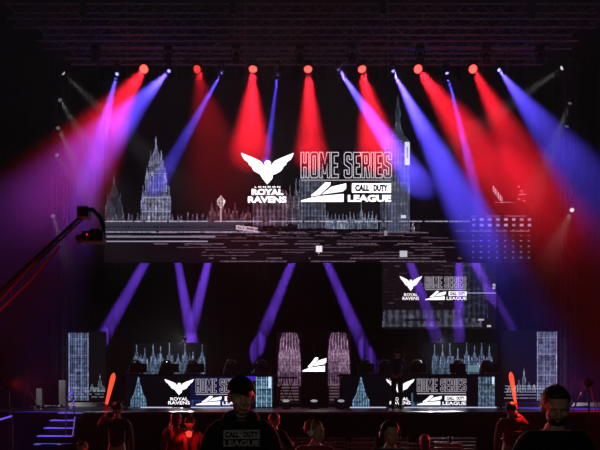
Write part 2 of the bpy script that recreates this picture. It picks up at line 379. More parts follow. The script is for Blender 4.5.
logos(vw, DS, -.02, (241, 153, 294, 203), (301, 152.5, 391.5, 178), (301, 182.5, 391, 202), True, True, .6)
bm = B()
for x in (-8, -3, 3, 8):
    tube(bm, (x, .1, ZZ(80, DS)-ZZ(262, DS)), (x, .1, CE-ZZ(262, DS)-.05), .02)
mesh_obj('hanging_cable', bm, ALU, vw)

# rear side screen
DR = 30.6
rs = empty('side_video_screen', 'smaller dim video screen with the logos, hung low right behind the big wall', 'screen', (XX(439, DR), DR, ZZ(329, DR)))
hw_ = (XX(496, DR)-XX(382, DR))/2
bm = B(); box(bm, -hw_, .01, 0, hw_, .16, ZZ(245, DR)-ZZ(329, DR), .01); mesh_obj('housing', bm, CASE, rs)
cv = Canvas(382, 245, 496, 329, 2, (15, 8, 13))
cv.tower(432, [(310, 48), (327, 50)], (84, 84, 100), 7, 9, .9); cv.rect(404, 319, 440, 321, (5, 5, 8), .9)
cv.tower(474, [(262, 12), (318, 14)], (70, 74, 100), 5, 8, .55)
for k in range(12): cv.streak(266+k*3.7, 384, 494, (70, 50, 66), .7, .72, 9)
cv.rect(459, 292.5, 496, 293.6, (150, 150, 190), .7); cv.rect(478, 319, 484, 320.5, (170, 170, 190), .8); cv.rect(487, 325, 491, 327, (190, 190, 200), .7)
cv.tower(494, [(284, 1.5), (289, 1.5)], (200, 200, 230), 2, 2, 1)
cv.build('picture', DR, rs, 0)
for x in (-2.2, 2.2):
    bm = B(); tube(bm, (x, .1, ZZ(245, DR)-ZZ(329, DR)), (x, .1, CE-ZZ(329, DR)-.02), .015); mesh_obj('hanging_cable', bm, ALU, rs)
logos(rs, DR, -.02, (399.5, 276, 422, 300), (425, 277, 466, 288), (425, 291, 466.5, 300), False, True, .55)

# the six low screens standing on the rear platform
DL = 25.4
def skyline(cv, x0, x1, yb, top, n, col, dens=.8):
    xs = np.linspace(x0, x1, n)
    for i, x in enumerate(xs): cv.spire(x+cv.r.uniform(-1, 1), top+cv.r.rand()*9*(i % 2)+cv.r.rand()*3, yb, 2.6+cv.r.rand()*1.6, col, dens)
def lowscreen(label, x0, y0, x1, y1, draw, D=DL, sc=2.5, base=(5, 6, 10)):
    e = cabinet('video_panel', label, x0, y0, x1, y1, D, 'low video screens at the back of the stage', zbase=PLZ)
    cv = Canvas(x0, y0, x1, min(y1, 400.5), sc, base); draw(cv); cv.build('picture', D, e, 0); return e
def bigben(cv, cx, yt, yb, hw, col, dens=1):
    cv.tower(cx, [(yt, hw), (yb, hw)], col, 2.4, 4.3, dens*.8)
    for i in (-1, -.33, .33, 1): cv.add((np.abs(cv.X-cx-i*(hw-.7)) < .45)*((cv.Y > yt) & (cv.Y < yb))*.45, col)
    H = yb-yt
    for q in (.08, .32, .36, .62, .82): cv.rect(cx-hw, yt+H*q, cx+hw, yt+H*q+.7, col, .6)
    cv.rect(cx-hw+2, yt+H*.33+2, cx+hw-2, yt+H*.33+3.2, (8, 12, 24), .8)
def dl(cv):
    bigben(cv, 78.5, 333, 401, 10, (104, 118, 158))
    for x, t in ((92, 384), (96, 387), (100, 374), (103, 386)): cv.spire(x, t, 392, 1.8, (110, 125, 140), .6)
    for k in range(4): cv.streak(388+k*3, 68, 105, (110, 120, 130), .9, .25, 5)
lowscreen('tall slim screen with blue-grey tower picture above the left stage steps', 67, 332, 105, 403, dl)
def dr(cv):
    bigben(cv, 547, 332, 401, 10, (124, 126, 168), 1.0)
    for x, t in ((509, 386), (514, 383), (519, 380), (524, 368), (529, 382), (534, 384)): cv.spire(x, t, 392, 2, (120, 130, 150), .8)
    for k in range(5): cv.streak(386+k*3, 504, 558, (120, 125, 140), .9, .2, 5)
lowscreen('tall screen with pale tower picture behind the man at the right', 503, 331, 559, 403, dr)
lowscreen('wide low screen with blue spires behind the left players', 133, 343, 205, 403, lambda cv: (skyline(cv, 136, 202, 376, 342, 9, (105, 125, 158), .9), skyline(cv, 141, 198, 376, 352, 8, (95, 120, 150), .6)))
lowscreen('wide low screen with blue spires behind the right players', 423, 343, 497, 403, lambda cv: (skyline(cv, 434, 490, 376, 342, 8, (105, 125, 162), .9), skyline(cv, 437, 488, 376, 354, 7, (95, 120, 150), .6), cv.rect(468, 365, 482, 372, (90, 120, 135), .6)))
def dc(cx, lo, hi):
    def f(cv):
        cv.tower(cx, [(333, 7), (336, 8), (341, 9), (348, 10), (362, 11.5), (386, 12)], (122, 88, 120), 2.6, 6.5, .9)
        for i in range(-3, 4): cv.spire(cx+i*3, 332+abs(i)*2.4, 372, 1.6, (158, 124, 156), .8)
        for k in range(7): cv.rect(cx-9, 384+k*3, cx+9, 385.4+k*3, (104, 80, 90), .55)
    return f
lowscreen('narrow screen with pink gothic tower left of the centre logo', 276.5, 332, 301, 403, dc(289.5, 0, 0), base=(10, 4, 8))
lowscreen('narrow screen with pink gothic tower right of the centre logo', 327.5, 332, 351, 403, dc(338.5, 0, 0), base=(10, 4, 8))
bm = B(); box(bm, XX(560, 25.6), 25.55, PLZ, XX(567, 25.6), 25.62, ZZ(338, 25.6), .004)
tag(mesh_obj('fabric_banner', bm, mat('grey_banner', (100, 100, 104), .9, noise=.1)), 'plain narrow grey upright panel beside the right tower screen', 'panel')

# centre plinth with its screen
DC = 21.5
cp = cabinet('display_plinth', 'dark upright plinth at stage centre topped by a white logo screen', 301.5, 342, 327.5, 407.1, DC, depth=.35, zbase=DECK, cat='plinth')
cp.location.z = DECK
bm = B(); box(bm, -.003, .002, .2, .003, .012, 2.1); mesh_obj('seam', bm, ALU, cp)
bm = B(); a0, a1 = XX(302, DC)-cp.location.x, XX(327, DC)-cp.location.x
league_mark(bm, a0+.02, ZZ(371.5, DC)-cp.location.z, a1-.03, ZZ(357.5, DC)-cp.location.z); o = mesh_obj('league_emblem', bm, WHITE, cp); o.location.y = -.01
bm = B(); box(bm, a0, .004, ZZ(373, DC)-cp.location.z, a1, .012, ZZ(343, DC)-cp.location.z); mesh_obj('screen_glass', bm, mat('screen_glass', (8, 10, 14), .8, spec=.05), cp)
def foot_light(px, label):
    D = 18.6; e = empty('stage_monitor_light', label, 'lamp', (XX(px, D), D, DECK))
    bm = B(); box(bm, -.13, -.02, 0, .13, .14, .05, .01); mesh_obj('base', bm, CASE, e)
    bm = B(); tube(bm, (0, .05, .05), (0, .03, .1), .03); tube(bm, (0, .03, .1), (0, -.02, .24), .07, .12, 12); mesh_obj('head', bm, GREYC, e)
    bm = B(); tube(bm, (0, -.021, .242), (0, -.024, .25), .105, .1, 12); mesh_obj('lens', bm, glow('pale_lens', (200, 205, 215), .5), e)
    return e
foot_light(286, 'small pale floor lamp left of the centre plinth foot')
foot_light(314, 'small pale floor lamp right before the centre plinth')
foot_light(341, 'small pale floor lamp beside the right desk end')

# ------------------------------------------------------------ player desks
DD = 20.0
def desk(label, x0, x1, draw, lg, strips):
    e = empty('player_desk', label, 'desk', (XX((x0+x1)/2, DD), DD, DECK), 0, 'long player desks with lit fronts')
    w_ = (XX(x1, DD)-XX(x0, DD))/2; H = ZZ(374, DD)-DECK
    bm = B(); box(bm, -w_-.06, -.05, H-.06, w_+.06, .95, H, .01); mesh_obj('desktop', bm, BLACK, e)
    bm = B(); box(bm, -w_, .02, .04, w_, .1, H-.06, .005); mesh_obj('front_panel', bm, CASE, e)
    for s in (-1, 1):
        bm = B(); box(bm, s*(w_-.03)-.03, .1, 0, s*(w_-.03)+.03, .9, H-.06, .004); mesh_obj('side_panel', bm, BLACK, e)
    cv = Canvas(x0+1, 376.2, x1-1, 407, 3, (3, 4, 8)); draw(cv); cv.build('picture', DD, e, 0)
    logos(e, DD, -.012, *lg, False, True, .5)
    for a, b in strips:
        bm = B(); box(bm, XX(a, DD)-e.location.x, -.06, .005, XX(b, DD)-e.location.x, .01, .035, .004); mesh_obj('light_strip', bm, glow('cool_strip', (205, 205, 255), .9), e)
    return e
TEAL = (120, 160, 195)
def dk1(cv):
    cv.tower(138.5, [(377, .4), (385, 2), (394, 4.5), (399, 7.5), (407, 8)], TEAL, 2.6, 3.6, .85)
    bigben(cv, 264, 377, 407, 8, (120, 165, 195), .9); cv.rect(268.5, 377, 271, 388, (190, 215, 235), .85)
    cv.rect(190, 377, 249, 407, (10, 16, 60), .5); cv.tower(220, [(400, 29), (407, 29)], (60, 90, 170), 3, 5, .6)
    cv.rect(246, 374, 256, 381, (70, 40, 190), .6)
def dk2(cv):
    cv.tower(361, [(377, .4), (386, 2.5), (395, 5), (400, 8), (407, 8.5)], TEAL, 2.6, 3.6, .85)
    cv.tower(486.5, [(377, 8), (407, 8)], (110, 140, 170), 3.2, 6, .8); cv.rect(492, 377, 494.5, 386, (190, 215, 235), .85)
    cv.rect(479, 384, 494, 386, (10, 20, 30), .8); cv.tower(438, [(402, 26), (407, 26)], (70, 110, 130), 3, 5, .6)
    cv.rect(411.5, 393, 413, 407, (60, 90, 110), .8)
desk('long black desk at stage left whose front shows a blue spire, white bird and title', 125, 273, dk1, ((164.5, 379, 194, 404.5), (196, 379, 246, 392.5), (196, 396, 247, 405)), [(141, 172), (191, 238)])
desk('long black desk at stage right, its front partly hidden by a standing man', 341, 503, dk2, ((386, 379, 414.5, 404.5), (417, 379, 466, 391.5), (417, 395.5, 466, 405)), [(350, 386), (403, 496)])

# black side table between the left desk and the plinth
t = empty('side_table', 'small black trestle table at the right end of the left desk', 'table', (XX(286, DD), DD+.2, DECK))
H = ZZ(377, DD)-DECK
bm = B(); box(bm, -.38, -.25, H-.04, .38, .3, H, .008); mesh_obj('tabletop', bm, BLACK, t)
for a, b in ((-.3, .12), (.25, -.1), (-.1, -.32), (.05, .3)):
    bm = B(); tube(bm, (a, 0, H-.04), (b, .02, 0.01), .016); mesh_obj('leg', bm, BLACK, t)

# ------------------------------------------------------------ people
def skin_mesh(verts, edges, levels=2):
    me = bpy.data.meshes.new('body'); me.from_pydata([v[:3] for v in verts], edges, [])
    ob = bpy.data.objects.new('body', me); C.objects.link(ob)
    md = ob.modifiers.new('s', 'SKIN'); me.skin_vertices or None
    sv = me.skin_vertices[0].data
    for i, v in enumerate(verts):
        rx = v[3]; ry = v[4] if len(v) > 4 else v[3]
        sv[i].radius = (rx, ry)
    sv[0].use_root = True
    md.use_smooth_shade = True
    sb = ob.modifiers.new('b', 'SUBSURF'); sb.levels = levels; sb.render_levels = levels
    bpy.context.view_layer.update()
    out = bpy.data.meshes.new_from_object(ob.evaluated_get(bpy.context.evaluated_depsgraph_get()))
    bpy.data.objects.remove(ob); bpy.data.meshes.remove(me); return out
def unify(bm, voxel):
    me = bpy.data.meshes.new('u'); bm.to_mesh(me); bm.free(); ob = bpy.data.objects.new('u', me); C.objects.link(ob)
    md = ob.modifiers.new('r', 'REMESH'); md.mode = 'VOXEL'; md.voxel_size = voxel; md.use_smooth_shade = True
    sm = ob.modifiers.new('s', 'SMOOTH'); sm.factor = .5; sm.iterations = 2
    bpy.context.view_layer.update()
    out = bpy.data.meshes.new_from_object(ob.evaluated_get(bpy.context.evaluated_depsgraph_get()))
    bpy.data.objects.remove(ob); bpy.data.meshes.remove(me); return out
def head_into(bm, c, k, yaw=0, pitch=0):
    """head centred on c, scale k (1 = 0.235 m tall), facing -Y before yaw"""
    M = Matrix.Translation(c) @ Matrix.Rotation(yaw, 4, 'Z') @ Matrix.Rotation(pitch, 4, 'X') @ Matrix.Scale(k, 4)
    g = []
    g += ball(bm, (0, .008, .028), .076, .094, .088, 20, 14)
    g += ball(bm, (0, -.022, -.035), .058, .066, .078, 18, 12)
    g += ball(bm, (0, -.045, -.085), .03, .03, .026, 12, 8)
    g += ball(bm, (0, -.094, -.018), .012, .02, .03, 10, 8)      # nose
    g += ball(bm, (0, -.102, -.034), .017, .014, .012, 10, 8)
    g += ball(bm, (0, -.083, .022), .05, .014, .011, 12, 8)       # brow
    for s in (-1, 1):
        g += ball(bm, (s*.077, .006, -.008), .012, .022, .033, 10, 8)
        g += ball(bm, (s*.042, -.062, -.028), .022, .02, .02, 10, 8)
    g += ball(bm, (0, -.086, -.058), .024, .012, .006, 10, 6); g += ball(bm, (0, -.084, -.069), .02, .012, .007, 10, 6)
    bmesh.ops.transform(bm, matrix=M, verts=g); return M
def hand_into(bm, wrist, d, palm_n, k=1, curl=.5):
    """palm and five bent fingers from the wrist along d"""
    d = Vector(d).normalized(); n = Vector(palm_n); n = (n-d*n.dot(d)).normalized(); s = d.cross(n)
    w = Vector(wrist)
    def pt(a, b, c): return w+(d*a+s*b+n*c)*k
    M = Matrix((s, n, d)).transposed().to_4x4()
    ball(bm, pt(.045, 0, 0), .04*k, .017*k, .052*k, 12, 8, M)
    for i, (b, L) in enumerate(((-.03, .062), (-.01, .074), (.01, .068), (.03, .052))):
        a0 = pt(.08, b, 0); a1 = pt(.08+L*.45*math.cos(curl*.6), b, L*.45*math.sin(curl*.6)); a2 = a1+(d*math.cos(curl*1.6)+n*math.sin(curl*1.6))*L*.32*k; a3 = a2+(d*math.cos(curl*2.4)+n*math.sin(curl*2.4))*L*.25*k
        for p, q, r1, r2 in ((a0-d*.02*k, a1, .0095, .009), (a1, a2, .009, .008), (a2, a3, .008, .006)):
            tube(bm, p, q, r1*k, r2*k, 8); ball(bm, q, r2*k, u=8, v=6)
    t0 = pt(.02, -.03, .008); t1 = pt(.05, -.055, .02); t2 = pt(.08, -.058, .035)
    tube(bm, t0, t1, .013*k, .011*k); ball(bm, t1, .011*k, u=8, v=6); tube(bm, t1, t2, .0105*k, .008*k); ball(bm, t2, .008*k, u=8, v=6)

def person(label, loc, rz, H=1.75, pose='stand', arms=None, top=JACK, legs=DENIM, yaw=0, pitch=0, hair='short', group=None, voxel=.012, wide=1.0, name='person', extras=(), hairm=HAIR):
    k = H/1.75
    e = empty(name, label, 'person', loc, rz, group)
    sit = pose == 'sit'
    hz = .50 if sit else .93                         # hip height
    def V(x, y, z, r, r2=None): return (x*k, y*k, z*k, r*k, (r2 or r)*k)
    z0 = hz
    # torso: pelvis, waist, chest, shoulders, neck
    lean = -.03 if sit else 0
    T = [V(0, 0, z0, .125*wide, .105), V(0, lean*.3, z0+.17, .12*wide, .1), V(0, lean, z0+.34, .135*wide, .11), V(0, lean, z0+.45, .10*wide, .085), V(0, lean, z0+.53, .062, .062), V(0, lean-.01, z0+.60, .058, .06)]
    # shoulders
    sx = .175*wide; sz = z0+.47
    dflt = {'l': [(-sx-.06, lean+.01, sz-.28), (-sx-.07, lean-.03, sz-.52)], 'r': [(sx+.06, lean+.01, sz-.28), (sx+.07, lean-.03, sz-.52)]}
    if sit: dflt = {'l': [(-sx-.07, -.06, sz-.27), (-sx+.03, -.30, sz-.30)], 'r': [(sx+.07, -.06, sz-.27), (sx-.03, -.30, sz-.30)]}
    if arms: dflt.update(arms)
    bv = list(T); be = [(0, 1), (1, 2), (2, 3), (3, 4), (4, 5)]
    cv_ = [list(v) for v in T[:5]]; ce = [(0, 1), (1, 2), (2, 3), (3, 4)]
    hands = []
    for s, key in ((-1, 'l'), (1, 'r')):
        el, wr = dflt[key]; i = len(bv)
        bv += [V(s*sx*.8, lean, sz, .062, .06), V(s*sx*1.05, lean, sz-.04, .055), V(*el, .042), V(*wr, .028)]
        be += [(3, i), (i, i+1), (i+1, i+2), (i+2, i+3)]
        j = len(cv_); cv_ += [V(s*sx*.8, lean, sz, .078, .074), V(s*sx*1.08, lean, sz-.04, .07), V(*el, .058), V(*(Vector(el).lerp(Vector(wr), .93)), .042)]
        ce += [(3, j), (j, j+1), (j+1, j+2), (j+2, j+3)]
        hands.append((Vector(wr)*k, (Vector(wr)-Vector(el)), s))
    for i in range(5): cv_[i][3] += .02*k; cv_[i][4] += .022*k
    cv_[4][3] = .072*k; cv_[4][4] = .07*k; cv_[4] = tuple(cv_[4])
    lv = [V(0, 0, z0+.04, .135*wide, .12)]; le = []
    for s in (-1, 1):
        if sit: J = [(s*.09, -.03, z0-.02, .085), (s*.12, -.42, z0-.01, .062), (s*.12, -.44, .10, .045)]
        else: J = [(s*.09, 0, z0-.08, .088), (s*.105, -.01, .50, .062), (s*.11, .01, .10, .042)]
        i = len(bv); bv += [V(*q) for q in J]; be += [(0, i), (i, i+1), (i+1, i+2)]
        fx, fy = J[2][0], J[2][1]; i2 = len(bv); bv += [V(fx, fy-.02, .045, .04, .035), V(fx, fy-.15, .035, .032, .03)]; be += [(i+2, i2), (i2, i2+1)]
        j = len(lv); lv += [V(q[0], q[1], q[2], q[3]+.014) for q in J]; le += [(0, j), (j, j+1), (j+1, j+2)]
    bm = B(); me = skin_mesh(bv, be); bm.from_mesh(me); bpy.data.meshes.remove(me)
    hc = Vector((0, lean-.025, z0+.68))*k
    HM = head_into(bm, hc, k, yaw, pitch)
    for w_, d, s in hands: hand_into(bm, w_-d.normalized()*.01, d, (-s, -.3, 0) if not sit else (0, 0, -1), k)
    if voxel: me = unify(bm, voxel)
    else:
        me = bpy.data.meshes.new('body'); bm.to_mesh(me); bm.free()
    me.materials.clear(); me.materials.append(SKIN); me.shade_smooth()
    o = bpy.data.objects.new('body', me); C.objects.link(o); o.parent = e
    def cloth(n, vs, es, m):
        me = skin_mesh(vs, es); me.materials.clear(); me.materials.append(m); me.name = n
        o = bpy.data.objects.new(n, me); C.objects.link(o); o.parent = e; return o
    cloth('top', cv_, ce, top); cloth('trousers', lv, le, legs)
    bm = B()
    for s in (-1, 1):
        fx, fy = (s*.12, -.44) if sit else (s*.11, .01)
        box(bm, (fx-.045)*k, (fy-.20)*k, 0, (fx+.045)*k, (fy+.07)*k, .085*k, .02*k); mesh_obj('shoe', bm, CASE, e); bm = B()
    bm.free()
    if hair in ('short', 'long', 'bun', 'tuft'):
        bm = B(); g = ball(bm, (0, .02, .04), .086, .1, .09, 24, 16)
        for v in list(g):
            if v.co.z < -.01+.9*max(0, -v.co.y-.005) or (v.co.y < -.052 and v.co.z < .06): bm.verts.remove(v)
        for v in bm.verts:
            v.co += v.co.normalized()*random.uniform(0, .007)
        if hair == 'long': ball(bm, (0, .055, -.04), .08, .05, .13, 16, 10)
        if hair == 'bun': ball(bm, (0, .06, .13), .035, .035, .035, 12, 8)
        if hair == 'tuft':
            for i in range(14):
                a = i*.7; tube(bm, (.01*math.cos(a), .01*math.sin(a), .11), (.014*math.cos(a)-.01, .014*math.sin(a)-.01, .155+.006*(i % 3)), .006, .001, 5)
        bmesh.ops.transform(bm, matrix=HM, verts=bm.verts); mesh_obj('hair', bm, hairm, e, True)
    if 'cap' in extras:
        bm = B(); g = ball(bm, (0, .01, .045), .088, .102, .088, 24, 16)
        for v in list(g):
            if v.co.z < .035: bm.verts.remove(v)
        # brim
        for i in range(8):
            a0 = math.pi*(.0+i/8)+math.pi; a1 = a0+math.pi/8
            p = [bm.verts.new((.086*math.cos(a), -.0+.09*math.sin(a), .045)) for a in (a0, a1)]+[bm.verts.new((.084*math.cos(a), .0+.15*math.sin(a), .045)) for a in (a1, a0)]
            bm.faces.new(p)
        ball(bm, (0, .01, .134), .007, u=8, v=6)
        bmesh.ops.transform(bm, matrix=HM, verts=bm.verts); o = mesh_obj('cap', bm, JACK, e, True)
        sd = o.modifiers.new('t', 'SOLIDIFY'); sd.thickness = .004
    if 'headphones' in extras or 'headset' in extras:
        bm = B(); pts = [Vector((.093*math.cos(a), .01, .02+.105*math.sin(a))) for a in [math.pi*i/14 for i in range(15)]]
        pts = [Vector((.093, .01, -.01))]+pts+[Vector((-.093, .01, -.01))]; path(bm, pts, .009, 8)
        for s in (-1, 1): tube(bm, (s*.078, .01, -.012), (s*.108, .01, -.012), .038, .034, 16)
        if 'headset' in extras: path(bm, [(-.1, 0, -.03), (-.085, -.07, -.06), (-.04, -.115, -.065)], .004)
        bmesh.ops.transform(bm, matrix=HM, verts=bm.verts)
        mesh_obj('headphones', bm, CASE if 'pale' not in extras else WPIPE, e, True)
    if 'hood' in extras:
        bm = B(); g = ball(bm, (0, 0, 0), .12*k, .105*k, .06*k, 20, 12)
        bmesh.ops.translate(bm, vec=Vector((0, .045, z0+.545))*k, verts=g); mesh_obj('hood', bm, top, e, True)
    if 'beard' in extras:
        bm = B(); g = ball(bm, (0, -.036, -.062), .056, .058, .05, 16, 12)
        for v in list(g):
            if v.co.z > -.045: bm.verts.remove(v)
        bmesh.ops.transform(bm, matrix=HM, verts=bm.verts); mesh_obj('beard', bm, HAIR, e, True)
    return e, HM

for px, lb in ((199, 'left'), (422, 'right')):
    w_ = (XX(273, DD)-XX(125, DD))/2 if lb == 'left' else (XX(503, DD)-XX(341, DD))/2
    bm = B(); box(bm, -w_-.1, .98, 0, w_+.1, 2.18, .3, .01)
    o = mesh_obj('player_riser', bm, BLACK); o.location = (XX(px, DD), DD, DECK); tag(o, 'low black riser that carries the chairs behind the %s desk' % lb, 'riser')
# players behind the desks: gaming chairs, monitors and the players themselves
def gaming_chair(label, x, y):
    e = empty('gaming_chair', label, 'chair', (x, y, DECK+.3), 0, 'gaming chairs behind the player desks')
    bm = B()
    for i in range(5):
        a = i*2*math.pi/5; tube(bm, (0, 0, .1), (.28*math.cos(a), .28*math.sin(a), .05), .022, .014); ball(bm, (.28*math.cos(a), .28*math.sin(a), .028), .028, u=8, v=6)
    mesh_obj('base', bm, CASE, e)
    bm = B(); tube(bm, (0, 0, .1), (0, 0, .42), .03); mesh_obj('column', bm, CASE, e)
    bm = B(); box(bm, -.26, -.24, .4, .26, .22, .47, .03); mesh_obj('seat', bm, CASE, e)
    pr = [(-.2, .5), (-.25, .62), (-.27, .85), (-.25, 1.02), (-.19, 1.2), (-.15, 1.31), (-.09, 1.36)]; pr = pr+[(-a, b) for a, b in pr[::-1]]
    bm = B(); f = [bm.verts.new((a, .2+(b-.5)*.08, b)) for a, b in pr]; fc = bm.faces.new(f)
    ex = bmesh.ops.extrude_face_region(bm, geom=[fc]); bmesh.ops.translate(bm, vec=(0, .07, 0), verts=[v for v in ex['geom'] if isinstance(v, bmesh.types.BMVert)])
    mesh_obj('backrest', bm, CASE, e)
    bm = B(); path(bm, [(a, .2+(b-.5)*.08, b) for a, b in pr], .016, 8); mesh_obj('piping', bm, WPIPE, e)
    for s in (-1, 1):
        bm = B(); box(bm, s*.3-.03, -.18, .62, s*.3+.03, .12, .66, .01); tube(bm, (s*.3, 0, .64), (s*.24, 0, .44), .015); mesh_obj('armrest', bm, CASE, e)
    return e
def monitor(label, x, y, yaw=0, wd=.56, group='monitors on the player desks'):
    z = ZZ(374, DD)
    e = empty('monitor', label, 'monitor', (x, y, z), yaw, group)
    bm = B(); box(bm, -wd/2, -.02, .06, wd/2, .02, .36, .008); ball(bm, (0, -.02, .2), .14, .03, .1, 12, 8); mesh_obj('shell', bm, CASE, e)
    bm = B(); box(bm, -wd/2+.012, .0205, .072, wd/2-.012, .022, .35); mesh_obj('screen', bm, glow('game_screen', (150, 170, 200), .35), e)
    bm = B(); tube(bm, (0, -.035, .22), (0, -.045, .015), .02); box(bm, -.12, -.12, 0, .12, .06, .015, .004); mesh_obj('stand', bm, CASE, e)
    return e
LP = [(134, 0), (166, .1), (192, -.1), (231, 0), (259, 0)]; RP = [(367, 0), (388, .1), (419, 0), (459, .1), (491, 0)]
lblP = ['player seated behind the {} monitor of the {} desk']
ORD = ['leftmost', 'second from left', 'middle', 'fourth from left', 'rightmost']
tops = [GREYC, JACK, GREYC, JACK, GREYC]
for si, (side, LL) in enumerate((('left', LP), ('right', RP))):
    for i, (px, yw) in enumerate(LL):
        yy = DD+1.62; x = XX(px, yy)
        gaming_chair('black gaming chair with white piping at the %s seat of the %s desk' % (ORD[i], side), x+random.uniform(-.08, .08), yy+.1)
        person('headset player in %s top, %s seat, %s desk' % ('grey' if tops[i] is GREYC else 'black', ORD[i], side), (x, yy-.05, DECK+.3), 0, 1.72, 'sit', top=tops[i], yaw=random.uniform(-.4, .4), voxel=.014, extras=('headset', 'pale') if i % 2 == 0 else ('headset',), group='players at the desks', hairm=HAIR)
        monitor('black monitor at the %s seat of the %s desk' % (ORD[i], side), XX(px+(4 if side == 'left' else -1), DD+.35), DD+.4, yw*2)
# camera on the desk arm and the standing host
h, _ = person('standing man in navy jacket before the right desk, back to the hall', (XX(397, 19), 19.0, DECK), math.pi-.5, 1.84, 'stand', top=BLUEC, legs=BLUEC, yaw=.3, extras=('headphones',), arms={'l': [(-.2, -.14, 1.2), (-.08, -.32, 1.26)]}, voxel=.012)

# ------------------------------------------------------------ lights on the truss
def truss(name, label, x0, x1, y, z, s=.42, group=None):
    e = empty(name, label, 'truss', (0, y, z), 0, group)
    bm = B()
    for dy in (-s/2, s/2):
        for dz in (-s/2, s/2): tube(bm, (x0, dy, dz), (x1, dy, dz), .026, n=8)
    mesh_obj('chords', bm, ALU, e)
    bm = B(); n = int((x1-x0)/s)
    for i in range(n):
        a = x0+i*(x1-x0)/n; b = x0+(i+1)*(x1-x0)/n; q = 1 if i % 2 else -1
        for dy in (-s/2, s/2): tube(bm, (a, dy, -q*s/2), (b, dy, q*s/2), .011, n=5)
        for dz in (-s/2, s/2): tube(bm, (a, -q*s/2, dz), (b, q*s/2, dz), .011, n=5)
    mesh_obj('braces', bm, ALU, e)
    for q in (.08, .36, .64, .92):
        bm = B(); x = x0+(x1-x0)*q; tube(bm, (x, 0, s/2), (x, 0, CE-z-.02), .012, n=6); box(bm, x-.09, -.12, s/2+.5, x+.09, .12, s/2+.95, .02); mesh_obj('hoist', bm, BLACK, e)
    return e
DT = 22.0; ZT = ZZ(56, DT)
truss('lighting_truss', 'long truss carrying the red and blue stage lights', XX(70, DT), XX(545, DT), DT, ZT, .4)
truss('lighting_truss', 'second truss from the top of the picture, above the light row', XX(40, 20), XX(575, 20), 20, ZZ(38, 20), .45)
truss('lighting_truss', 'topmost truss right under the dark ceiling', XX(10, 21), XX(600, 21), 21, ZZ(16, 21), .5)
truss('lighting_truss', 'rear truss hidden behind the big video wall', -8.5, 8.5, 27.6, ZZ(138, 27.6), .35)
for (x0, lb) in ((57, 'upright truss tower at the left wing with white lamps'), (571, 'upright truss tower at the right wing with white lamps')):
    D = 21; x = XX(x0, D); e = empty('truss_tower', lb, 'truss', (x, D+.2, 0))
    bm = B(); s = .34
    zb = DECK
    for dx in (-s/2, s/2):
        for dy in (-s/2, s/2): tube(bm, (dx, dy, zb+.02), (dx, dy, 13.2), .024)
    mesh_obj('chords', bm, TOWERM, e)
    bm = B(); n = 34
    for i in range(n):
        z = zb+.02+(13.2-zb)*i/n; z2 = z+(13.2-zb)/n-.01; q = 1 if i % 2 else -1
        for d in (-s/2, s/2): tube(bm, (-q*s/2, d, z), (q*s/2, d, z2), .01, n=5); tube(bm, (d, -q*s/2, z), (d, q*s/2, z2), .01, n=5)
    mesh_obj('braces', bm, TOWERM, e)
    bm = B(); box(bm, -.4, -.4, zb, .4, .4, zb+.03, .005); mesh_obj('base_plate', bm, TOWERM, e)

def fixture(name, label, src, tgt, col, lens, power, angle, blend, rad, cat='stage light', group=None, hang=ZT-.2, body=True, size=.05, face=None):
    """a moving head: clamp and base on the truss, yoke, tilted head, lens, and its lamp"""
    d = (tgt-src).normalized(); e = empty(name, label, cat, src, 0, group)
    hd = d if face is None else Vector(face).normalized()
    Q = hd.to_track_quat('Z', 'Y').to_matrix().to_4x4()
    L = rad*2.1
    if hang is not None:
        top = hang-src.z
        bm = B(); box(bm, -rad*.9, -rad*.7, top-.14, rad*.9, rad*.7, top-.03, .015); tube(bm, (-rad*.4, 0, top-.04), (-rad*.4, 0, top+.03), .02); tube(bm, (rad*.4, 0, top-.04), (rad*.4, 0, top+.03), .02)
        mesh_obj('base', bm, CASE, e)
        bm = B(); pv = -hd*L*.5
        for s in (-1, 1): box(bm, s*rad*1.12-.015, pv.y-.04, min(pv.z, top-.14), s*rad*1.12+.015, pv.y+.04, top-.1)
        box(bm, -rad*1.13, -.05+pv.y, top-.17, rad*1.13, .05+pv.y, top-.13)
        mesh_obj('yoke', bm, CASE, e)
    bm = B()
    M = Q
    def cone(z0, z1, r0, r1):
        a = Matrix.Translation(M @ Vector((0, 0, (z0+z1)/2))) @ M
        bmesh.ops.create_cone(bm, cap_ends=True, segments=20, radius1=r0, radius2=r1, depth=z1-z0, matrix=a)
    cone(-L, -L*.75, rad*.55, rad*.9); cone(-L*.75, -L*.3, rad*.95, rad*.95); cone(-L*.3, 0, rad*.9, rad)
    mesh_obj('head', bm, CASE, e)
    bm = B(); g = bmesh.ops.create_uvsphere(bm, u_segments=20, v_segments=12, radius=1)['verts']
    for v in list(g):
        if v.co.z < -.01: bm.verts.remove(v)
    bmesh.ops.transform(bm, matrix=M @ Matrix.Diagonal((rad*.93, rad*.93, rad*.55, 1)), verts=bm.verts)
    mesh_obj('lens', bm, lens, e, True)
    lp = lamp('lamp', 'SPOT', src+hd*(rad*.65)+d*(rad*.25), power, col, e, d, angle, blend, rad*.75)
    return e
RL = glow('red_lens', (255, 66, 58), 4.5); RLD = glow('dim_red_lens', (255, 60, 50), 1.5)
BL = glow('blue_lens', (150, 140, 255), 3); WL = glow('white_lens', (235, 235, 235), .9); WLD = glow('dim_white_lens', (220, 220, 220), .15)
RC, BC = (1, .012, .03), (.10, .065, 1)
KR, KB = 72000, 62000
reds = [ # px, target px,py,D, angle, power, lens
 (144, (44, 222, 15), 18, 1.15, RL), (197, (234, 242, 18), 30, .09, RLD), (253, (250, 146, 26), 27, 2.2, RL), (308, (311, 150, 26), 22, 1.8, RL),
 (362, (378, 148, 26), 27, 2.3, RL), (418, (560, 262, 17), 20, 1.5, RL), (473, (570, 250, 17), 17, 1.3, RL)]
